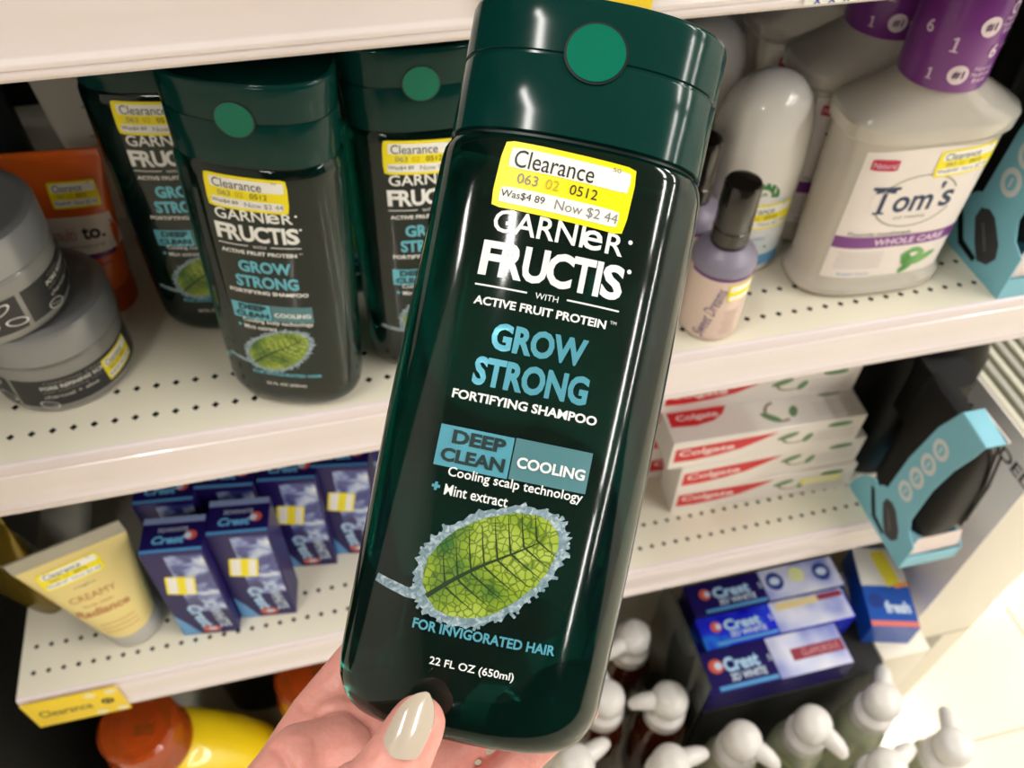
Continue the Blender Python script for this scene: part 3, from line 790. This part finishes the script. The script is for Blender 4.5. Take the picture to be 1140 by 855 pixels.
def make_crest(label, stick=True):
    t = carton('toothpaste_box', label, 50, 34, 146, crest_p, crest_p, crest_b)
    f = face((0, -17, 0), (1, 0, 0), (0, 0, 1)); p = P()
    p.R(8, 92, 30, 96, crest_m, f, .12, nu=1, nv=1)
    p.G([(-24.5, 1), (-8, 1), (-16, 22), (-24.5, 40)], crest_b, f, .15)
    p.T('3D WHITE', 13, 38, 52, 10, cp_w, f, .3, rot=-84, bold=.02); p.T('Crest', -2, 36, 42, 13, cp_s, f, .3, rot=-82, bold=.05); p.T('Crest', -1.7, 36.2, 41, 11.5, cp_w, f, .4, rot=-82, bold=.01)
    p.E(2, 10, 8, 5.5, cp_r, f, .3); p.E(3, 10.5, 4, 2.6, cp_w, f, .4)
    p.done('front_print', t, fix=False)
    g = face((0, 0, 146), (1, 0, 0), (0, 1, 0)); p = P()
    p.R(0, 13.5, 49, 6, M('carton_pale_blue', '8FA2D0', .4), g, .12, nu=1, nv=1); p.R(0, -15, 49, 3, crest_b, g, .12, nu=1, nv=1)
    p.T('Crest', -3, -5, 26, 8, cp_s, g, .2, bold=.05, shear=.2); p.T('3DWHITE', 0, 4, 24, 4, cp_w, g, .2); p.E(14.5, -2, 5, 4.6, cp_r, g, .2); p.E(12.5, -2.4, 3, 3, cp_w, g, .3)
    p.done('end_print', t, fix=False)
    if stick: sticker(t, f, -5, 92, 30, 24, 80, .35, txt=False)
    return t
gc = 'upright indigo toothpaste boxes'
c1 = make_crest('upright indigo toothpaste box with yellow sticker, nearest the cream tube')
c1.location = (-165*MM, 42*MM, (Z3+.3)*MM); c1.rotation_euler = (0, 0, D(-7)); c1['group'] = gc
dup(c1, (-113, 48, Z3+.3), D(-7), 'upright indigo toothpaste box with yellow sticker, second from the cream tube', gc)
dup(c1, (-70, 92, Z3+.3), D(-8), 'upright indigo toothpaste box set back behind the second one, third along', gc)
dup(c1, (-24, 96, Z3+.3), D(-9), 'upright indigo toothpaste box fourth along, beside the held bottle', gc)
# flat boxes lying across the top / behind
c5 = make_crest('indigo toothpaste box standing behind the one nearest the cream tube', False); c5['group'] = gc
c5.location = (-172*MM, 92*MM, (Z3+.3)*MM); c5.rotation_euler = (0, 0, D(-6))
dup(c5, (-122, 96, Z3+.3), D(-8), 'indigo toothpaste box standing behind the second, its top just visible', gc)
dup(c5, (-62, 142, Z3+.3), D(-6), 'indigo toothpaste box at the back under the shelf edge, third column', gc)
dup(c5, (-14, 146, Z3+.3), D(-6), 'indigo toothpaste box at the back under the shelf edge, beside the held bottle', gc)

col_w = M('white_carton', 'F1E9E2', .4, coat=.15, noise=.02); col_r = M('red_carton_print', 'D8262E', .35); leafg = M('coconut_leaf_print', '6C8F62', .5)
def make_colgate(label):
    t = carton('toothpaste_box', label, 196, 38, 41, col_w)
    def band(g, y0, s=1):
        pts = [(-94, y0+9), (-94+96*s, y0+11)]
        for i in range(13):
            q = i/12; pts.append((-94+96*s*(1-q), y0+11-20*math.sin(PI/2*min(1, q*1.25))*(1 if q < .8 else 1)*.95))
        return pts
    for nm, g in (('front_print', face((0, -19, 20.5), (1, 0, 0), (0, 0, 1))), ('top_print', face((0, 0, 41), (1, 0, 0), (0, 1, 0)))):
        p = P(); top = nm == 'top_print'; s = 1 if not top else .75
        dy = 3 if not top else 8
        if top: pts = [(-94, 17), (-34, 17), (-40, 8), (-52, 1), (-70, -2), (-94, 0)]
        else: pts = [(-94, 10), (8, 14), (-6, 6), (-26, -3), (-50, -8), (-74, -10.5), (-94, -10)]
        p.G(pts, col_r, g, .12)
        p.T('Colgate', -62 if not top else -66, 1.5 if not top else 8, 56*s, 12*s, M('print_pink_white', 'F8D9D6', .4), g, .25, bold=.03)
        p.E(14 if top else 30, 0, 15, 13 if top else 8, M('coconut_brown', '94806C', .5), g, .15, inner=.8, a0=100, a1=300); p.E(14 if top else 30, 0, 12, 10 if top else 6, M('coconut_flesh', 'EEE8DC', .5), g, .2)
        p.E(4 if top else 20, -6 if top else 5, 11, 3.6, leafg, g, .25, rot=-35 if top else 18); p.E(28 if top else 42, -2, 7, 4, leafg, g, .25, rot=60)
        p.E(72, 12 if not top else 14, 13, 3.6, leafg, g, .2)
        for k in range(4): p.R(70, 3-k*4.4, 42, 1.0, M('print_faint_grey', 'CFC6C4', .5), g, .2, nu=1, nv=1)
        p.done(nm, t, fix=False)
    return t
gg = 'white and red toothpaste boxes in the stack'
k1 = make_colgate('white and red toothpaste box at the bottom of the stack, small yellow sticker'); k1['group'] = gg
k1.location = (.393, .069, (Z3+.3)*MM); k1.rotation_euler = (0, 0, D(-3))
dup(k1, (390, 70, Z3+41.6), D(-1), 'white and red toothpaste box second from the bottom of the stack', gg)
dup(k1, (375, 70, Z3+82.9), D(-2), 'white and red toothpaste box third from the bottom, its top face showing coconut art', gg)
dup(k1, (374, 104, Z3+124.2), D(-4), 'white and red toothpaste box on top of the stack, pushed back under the shelf', gg)
for z_, xx in ((0, 380), (41.3, 378), (82.6, 376)):
    dup(k1, (xx, 118, Z3+.3+z_), D(-2), ('white and red toothpaste box in the hidden back row, bottom one', 'white and red toothpaste box in the back row, middle one', 'white and red toothpaste box in the back row, upper one')[int(z_//41)], gg)
sticker(k1, face((0, -19, 20.5), (1, 0, 0), (0, 0, 1)), 62, 2, 44, 12, 0, .35, txt=False)

# ================================================================== CREAM TUBE (lower shelf)
cream = M('tube_cream', 'EBD68C', .4, coat=.2, noise=.03, nscale=25); tclear = M('tube_clear_plastic', 'C9C3B0', .25, trans=.35, noise=.03)
t, f = make_tube('lotion_tube', 'cream-yellow lotion tube with clear crimped top standing on its cap on the lower shelf', 90, 50, 150, 22, cream, M('cap_frosted', 'D9D6D0', .25, trans=.3), 16, tclear)
t.location = (-236*MM, 52*MM, (Z3+2.2)*MM); t.rotation_euler = (0, D(-5), D(12))
p = P(); br = M('tube_print_rust', 'C28C5C', .5)
p.T('night', -4, 100, 18, 3, gry, f, .4); p.T('CREAMY', -4, 87, 38, 7, br, f, .4); p.T('Radiance', -4, 67, 44, 9, br, f, .4, bold=.03, shear=.2); p.T('body wash', -4, 76, 24, 4, br, f, .4)
for zz in (48, 42, 36): p.R(0, zz, 30, .8, br, f, .3, nu=8, nv=1)
p.done('label_print', t, fix=False)
sticker(t, f, -8, 117, 50, 20, 2, .5)

# amber foil pouch hanging over the left end of the shelf
t = thing('foil_pouch', 'amber yellow foil pouch leaning at the left end of the lower shelf', 'pouch', (-338, 112, Z3+.4), D(-38))
am = M('amber_foil', '86701E', .25, metal=.5, noise=.25, nscale=18)
P().loft([(0, 46, 14, 3.5), (3, 48, 16, 3.5), (30, 50, 20, 2.6), (80, 52, 18, 2.4), (120, 53, 9, 2.4), (140, 54, 2, 3), (150, 54, 1, 3)], am, 48).done('body', t)
P().box((0, 0, 155), (108, 1.6, 12), M('pouch_seal', 'C9B457', .3, metal=.4), .4).done('seal', t)
P().tube([(-52, -14, 96), (-20, -19, 90), (10, -20, 91), (40, -17, 96)], .7, M('pouch_string', 'B8AE7C', .6)).done('tear_line', t)

# ================================================================== PRICE TAGS ON THE LIPS
def price_tag(label, x, z, w, h, rx=0):
    t = thing('price_tag', label, 'price tag', (x, -5.6, z)); t['group'] = 'yellow clearance tags'
    P().box((0, 0, 0), (w, .8, h), tagyel, .15).done('card', t)
    f = face((0, -.4, 0), (1, 0, 0), (0, 0, 1)); p = P()
    p.T('Clearance', -w*.12, 0, w*.55, h*.26, blk, f, .2)
    p.E(w*.33, h*.02, h*.11, h*.11, blk, f, .2, inner=.55, N=24); p.R(w*.33, 0, h*.05, h*.14, blk, f, .25, nu=1, nv=1)
    for du, dv in ((.2, .36), (.42, .36), (.2, -.38), (.42, -.38)): p.E(w*du*1.0, h*dv, h*.1, h*.1, M('tag_pale', 'F2E8B0', .5), f, .15)
    p.done('lettering', t, fix=False)
    return t
price_tag('yellow clearance tag on the left end of the lower shelf lip', -292, Z3-27, 80, 50)
price_tag('yellow clearance tag on the top shelf lip, behind the held bottle cap', 123, Z1-24, 80, 48)
t = thing('price_label', 'small white price label with blue print on the top shelf lip at right', 'price tag', (262, -5.4, Z1-24))
P().box((0, 0, 0), (38, .6, 42), wht, .15).done('card', t)
p = P(); f = face((0, -.3, 0), (1, 0, 0), (0, 0, 1))
for k in range(4): p.T('x', -12+k*8, -19, 4, 3, M('print_royal_blue', '2C4FB0', .5), f, .2, bold=.03)
p.done('print', t, fix=False)

# ================================================================== LOWER LEVEL: flat toothpaste boxes
tray = thing('riser_tray', 'black riser tray holding the blue toothpaste boxes on the base deck', 'tray', (455, -8, -730))
P().box((-14, 0, 93), (234, 142, 185), dark_m, 2).done('riser', tray)
P().box((137, 0, 93), (64, 120, 185), M('display_cream', 'E9E1D0', .4, noise=.02, nscale=10), 2).done('riser_wing', tray)['label'] = 'cream end block of the tray'
cl = M('clear_acrylic', 'AEB4AE', .08, trans=.9, noise=0)
cd_ = P().box((319, -8, -600), (1.6, 138, 258), cl, .3).done('clear_divider'); tag(cd_, 'upright clear plastic divider between the amber soap bottles and the blue boxes', 'divider')
def make_flat(label, w, d, h, right_m, stripe=None, blue=crest_p):
    t = carton('toothpaste_box', label, w, d, h, blue, blue, blue); g = face((0, 0, h), (1, 0, 0), (0, 1, 0)); p = P()
    p.R(w*.24, 0, w*.5, d-1.2, right_m, g, .12, nu=1, nv=1)
    p.T('Crest', -w*.22, d*.1, w*.24, d*.36, cp_s, g, .3, bold=.06); p.T('Crest', -w*.22, d*.1, w*.235, d*.32, cp_w, g, .4, bold=.01)
    p.T('3D WHITE', -w*.2, -d*.2, w*.24, d*.18, cp_w, g, .3, bold=.03); p.E(-w*.39, d*.12, d*.17, d*.17, cp_r, g, .3); p.E(-w*.375, d*.12, d*.09, d*.09, cp_w, g, .4)
    p.R(-w*.22, -d*.4, w*.4, d*.1, crest_b, g, .2, nu=1, nv=1)
    p.T('5', -w*.03, d*.05, 5, 7, cp_w, g, .3)
    if stripe: p.R(w*.3, -d*.02, w*.36, d*.28, stripe, g, .3, nu=1, nv=1); p.T('GLAMOROUS', w*.32, -d*.02, w*.26, d*.16, M('print_rose', 'D79AA0', .5), g, .45)
    p.done('top_print', t, fix=False)
    return t
pale_m = mottled('pale_lilac_print', [(.35, '7F8AD0'), (.5, 'C9CDE8'), (.7, 'ECEBF2')], 16, .35, 2)
gl = 'flat blue toothpaste boxes in the tray'
ZT = -544.2
a = make_flat('blue toothpaste box lying flat, rear of the three in the tray', 196, 41, 44, pale_m); a.location = (.441, .036, ZT*MM); a['group'] = gl
p = P(); g = face((0, 0, 44), (1, 0, 0), (0, 1, 0)); nv_ = M('print_navy_dot', '27418F', .4)
for x, r in ((14, 11), (76, 11)): p.E(x, 3, r, 12, nv_, g, .3); p.E(x, 3, r*.6, 5, cp_w, g, .4)
p.E(44, 6, 10, 10, M('print_lime', 'DDE3A8', .5), g, .3); p.done('round_marks', a, fix=False)
a = make_flat('bright blue foil toothpaste box lying flat, middle of the three in the tray', 190, 39, 44, pale_m, None, mottled('blue_foil_carton', [(.3, '1410B8'), (.55, '2B3BE0'), (.75, '29B7F0')], 22, .2, 2, 0, coat=.5)); a.location = (.436, -.0055, ZT*MM); a['group'] = gl
p = P(); g = face((0, 0, 44), (1, 0, 0), (0, 1, 0)); p.R(32, 12, 54, 9, M('print_sand', 'D9C58E', .5), g, .3, nu=1, nv=1); p.R(76, 13, 32, 7, M('print_wine', '8C2A3E', .5), g, .3, nu=1, nv=1); p.done('stripe_marks', a, fix=False)
a = make_flat('deep blue toothpaste box lying flat with wine-red stripe, nearest of the three', 178, 50, 44, pale_m, M('print_wine', '8C2A3E', .5)); a.location = (.413, -.0515, ZT*MM); a['group'] = gl
# the angled box at their right
t = carton('toothpaste_box', 'bright blue box with white and yellow upper part, set askew right of the flat boxes', 58, 108, 42, M('royal_blue_carton', '1D55B4', .3, coat=.3), M('royal_blue_carton', '1D55B4', .3), M('royal_blue_carton', '1D55B4', .3))
t.location = (.586, .004, -.5442); t.rotation_euler = (0, 0, D(-15))
p = P(); g = face((0, 0, 42), (1, 0, 0), (0, 1, 0)); p.R(0, 26, 57, 52, M('carton_offwhite', 'DDDCD6', .4), g, .12, nu=1, nv=1); p.R(6, 24, 18, 48, M('carton_yellow', 'E8DC3C', .4), g, .25, rot=14, nu=1, nv=1)
p.R(0, -49.5, 57, 7, M('carton_coral', 'E07A6E', .4), g, .2, nu=1, nv=1); p.T('fresh', 8, -28, 30, 16, cp_w, g, .25, bold=.05); p.R(20, 2, 18, 6, M('carton_orange', 'F0A04A', .4), g, .3, rot=14, nu=1, nv=1); p.E(-16, -20, 9, 10, M('print_navy_dot', '27418F', .4), g, .25); p.done('top_print', t, fix=False)

# ================================================================== PUMP BOTTLES
pumpw = M('pump_white', 'DCD8D4', .3, noise=.02, trans=.0)
def make_pump(label, body, lab, tall=0):
    t = thing('soap_bottle', label, 'soap bottle')
    P().loft([(0, 27, 22, 2.6), (3, 30, 25, 2.6), (60, 31, 26, 2.6), (128, 31, 26, 2.6), (146, 29, 25, 2.4), (158, 24, 22, 2.1), (162, 22, 21, 2)], body, 40).done('body', t)
    P().lathe([(21, 162), (23.5, 163), (24, 166), (23.5, 180), (21, 183), (16, 184.5), (14, 185)], pumpw, 40).done('collar', t)
    P().lathe([(12, 185), (12, 192), (17, 194), (20.5, 198), (21.5, 205), (20.5, 213), (17, 219), (11, 222.6), (.1, 224)], pumpw, 40).done('pump_head', t)
    P().tube([(0, 0, 207), (22, 0, 208), (32, 0, 206.5), (39, 0, 203), (42, 0, 199)], [11, 10.4, 9.4, 7.6, 6], pumpw, 18).done('spout', t)
    f = sefront(31, 26, 2.6); p = P(); p.R(0, 76, 54, 74, lab, f, .3, nu=20, nv=1); p.T('hand wash', 0, 82, 40, 9, blk, f, .5); p.R(0, 58, 40, 6, M('print_wine', '8C2A3E', .5), f, .5, nu=8, nv=1); p.done('label_print', t, fix=False)
    sh = sefront(lambda v: 31-(v-128)*.13, lambda v: 26-(v-128)*.07, 2.4); p = P(); p.E(0, 137, 12, 5, lab, sh, .6); p.done('shoulder_seal', t, fix=False)
    return t
amber = M('soap_amber', '4A1B0E', .12, trans=.35, noise=.1); clr = M('soap_clear_green', 'C9CDB0', .1, trans=.4, noise=.05)
gp = 'white pump soap bottles'
labA = M('soap_label_yellow', 'D8CB72', .5); labB = M('soap_label_lime', 'C9CF92', .5)
A = make_pump('amber soap bottle with white pump, farthest back beside the held bottle', amber, labA)
A['group'] = gp; ZD = -729.7
A.location = (.270, .020, ZD*MM); A.rotation_euler = (0, 0, D(200))
def pump(src, x, y, rz, label): return dup(src, (x, y, ZD), D(rz), label, gp)
pump(A, 216, -44, 90, 'amber soap bottle with white pump against the right edge of the held bottle')
pump(A, 285, -62, 170, 'amber soap bottle with small pump turned left, beside the black tray')
pump(A, 262, -128, 5, 'amber soap bottle in the front row, pump spout turned right')
pump(A, 162, -104, 20, 'amber soap bottle at the foot of the held bottle, spout turned right')
Bc = make_pump('clear green soap bottle with white pump, just in front of the blue box stack', clr, labB); Bc['group'] = gp
Bc.location = (.348, -.122, ZD*MM); Bc.rotation_euler = (0, 0, D(-50))
pump(Bc, 432, -124, -60, 'clear green soap bottle with white pump, under the right part of the box stack')
pump(Bc, 522, -118, 60, 'clear green soap bottle with white pump nearest the askew blue box')
pump(Bc, 490, -185, 20, 'clear green soap bottle in the front row with glossy pump highlight')
pump(Bc, 574, -182, 70, 'clear green soap bottle with white pump farthest right against the bright floor')
pump(Bc, 395, -188, -30, 'clear green soap bottle cut off by the bottom picture edge')
pump(A, 322, -188, 30, 'amber soap bottle cut off by the bottom picture edge')
fr = P().box((390, -224, -722), (560, 3, 40), cl, .5).done('front_guard'); tag(fr, 'low clear plastic guard in front of the soap bottles', 'shelf')
fb = P().box((390, -192.5, -738.5), (560, 54, 15), shelf_m, 1).done('base_ledge'); tag(fb, 'front ledge of the base deck under the soap bottles', 'shelf')

# ================================================================== YELLOW JUGS
jug = M('jug_yellow', 'F2D21C', .3, coat=.3, noise=.03, nscale=10); jc = M('cap_orange_clear', 'F2742A', .1, trans=.7, noise=.15, nscale=25)
def make_jug(label):
    t = thing('detergent_jug', label, 'jug')
    P().loft([(0, 84, 44, 3, 35, 0), (5, 90, 50, 3, 35, 0), (70, 92, 52, 3, 35, 0), (130, 88, 50, 2.8, 34, 0), (165, 76, 47, 2.5, 28, 0), (190, 60, 44, 2.2, 16, 0), (205, 48, 42, 2, 4, 0), (212, 43, 40, 2, 0, 0)], jug, 56).done('body', t)
    c = P().lathe([(41, 212), (44, 213), (44.5, 217), (42, 222), (41, 250), (40, 262), (36, 266), (.1, 266.5)], jc, 48); c.done('cap', t)
    P().lathe([(24, 222), (24, 258), (20, 260), (.1, 260.4)], M('cap_inner', 'B23F10', .3), 30).box((8, -6, 262), (20, 12, 3), M('cap_dark_mark', '2E1A10', .5), .5).done('pour_spout', t)
    return t
y1 = make_jug('yellow jug with clear orange cap under the left end of the lower shelf'); y1.location = (-.277, .020, -.7297); y1['group'] = 'yellow jugs'; y1.rotation_euler = (0, 0, D(-6))
dup(y1, (-98, 34, -729.7), D(80), 'yellow jug with orange cap partly hidden behind the hand', 'yellow jugs')
t = thing('spray_bottle', 'dark grey rounded bottle in shade between the two yellow jugs', 'bottle', (-190, 150, -729.7))
P().loft([(0, 40, 30, 2.5), (4, 44, 34, 2.5), (120, 44, 34, 2.5), (190, 36, 28, 2.3), (210, 20, 18, 2), (240, 18, 16, 2), (244, .5, .5, 2)], M('bottle_slate', '3B403C', .35), 40).done('body', t)

# ================================================================== SIDE DISPLAY at the right
side = thing('side_display', 'cream display column at the right, dark lettering down its side and slatted top', 'display stand', (698, 195, -900))
cr_m = M('display_cream', 'E9E1D0', .4, noise=.02, nscale=10)
P().box((0, 0, 320), (112, 436, 640), cr_m, 2).done('column', side)
sp_m = M('display_side', 'F0EAE6', .4)
P().box((-57, 0, 470), (2, 438, 400), sp_m, .3).done('side_board', side)
f = face((-58, 0, 0), (0, -1, 0), (0, 0, 1)); p = P()
p.T('BEAUTY MODEL', 118, 634, 200, 15, M('print_charcoal', '3A3A3C', .5), f, .2, bold=.02)
p.done('lettering', side, fix=False)
for k in range(7):
    P().box((-48+k*15, 0, 655), (8, 432, 26), M('slat_grey', 'A9A79A', .4) if k % 2 else M('slat_pale', 'CBC8B4', .4), .8).done('slat', side)
P().box((-10, -219, 225), (46, 1.2, 62), M('tag_grey', 'A39E90', .5), .3).done('hook_plate', side)
P().box((0, -218.6, 262), (110, 1, 2), M('display_joint', 'B9AF9C', .5)).done('joint', side)

# ================================================================== LIGHT
w = bpy.data.worlds.new('store'); SC.world = w; w.use_nodes = True
w.node_tree.nodes['Background'].inputs[0].default_value = (1.0, .95, .88, 1); w.node_tree.nodes['Background'].inputs[1].default_value = .03
def area(x, y, z, sx, sy, pw, col=(1, .965, .91)):
    l = bpy.data.lights.new('ceiling_lamp', 'AREA'); l.shape = 'RECTANGLE'; l.size = sx; l.size_y = sy; l.energy = pw; l.color = col
    o = bpy.data.objects.new('ceiling_lamp', l); COL.objects.link(o); o.location = (x, y, z); return o
for xx in (-2.1, 2.4, 3.6):
    for yy in (-4.2, -2.7, -1.2, .3):
        area(xx, yy, 2.28, .16, 1.25, 19)
area(-.68, -.42, 2.28, .12, .95, 13)
for yy in (1.8, 3.3):
    area(3.4, yy, 2.28, .16, 1.25, 19)
wl = P().box((-1900, -1600, 700), (40, 3200, 3200), M('reflector_wall_white', 'E4E0D8', .6)).done('wall_reflector_left'); struct(wl)  # added wall out of view, gives the bottle sides grey bands to reflect
wr = P().box((4600, -600, 700), (40, 6000, 3200), M('reflector_wall_white', 'E4E0D8', .6)).done('wall_reflector_right'); struct(wr)  # matching unseen wall on the right, also added for bottle reflections

# ================================================================== CAMERA
cam = bpy.data.cameras.new('camera'); co = bpy.data.objects.new('camera', cam); COL.objects.link(co); SC.camera = co
R_ = ((.971565, -.235443, .025063), (.161717, .737171, .656069), (.172943, .63336, -.754285))
co.matrix_world = Matrix(((R_[0][0], R_[1][0], -R_[2][0], 0), (R_[0][1], R_[1][1], -R_[2][1], -.379722), (R_[0][2], R_[1][2], -R_[2][2], .448934), (0, 0, 0, 1)))
cam.sensor_width = 36; cam.lens = 968.606/1140*36; cam.clip_start = .02; cam.clip_end = 30
cam.dof.use_dof = True; cam.dof.focus_distance = .285; cam.dof.aperture_fstop = 15
vs_ = SC.view_settings; vs_.view_transform = 'Standard'; vs_.look = 'None'; vs_.gamma = 1; vs_.use_curve_mapping = False; vs_.exposure = .92
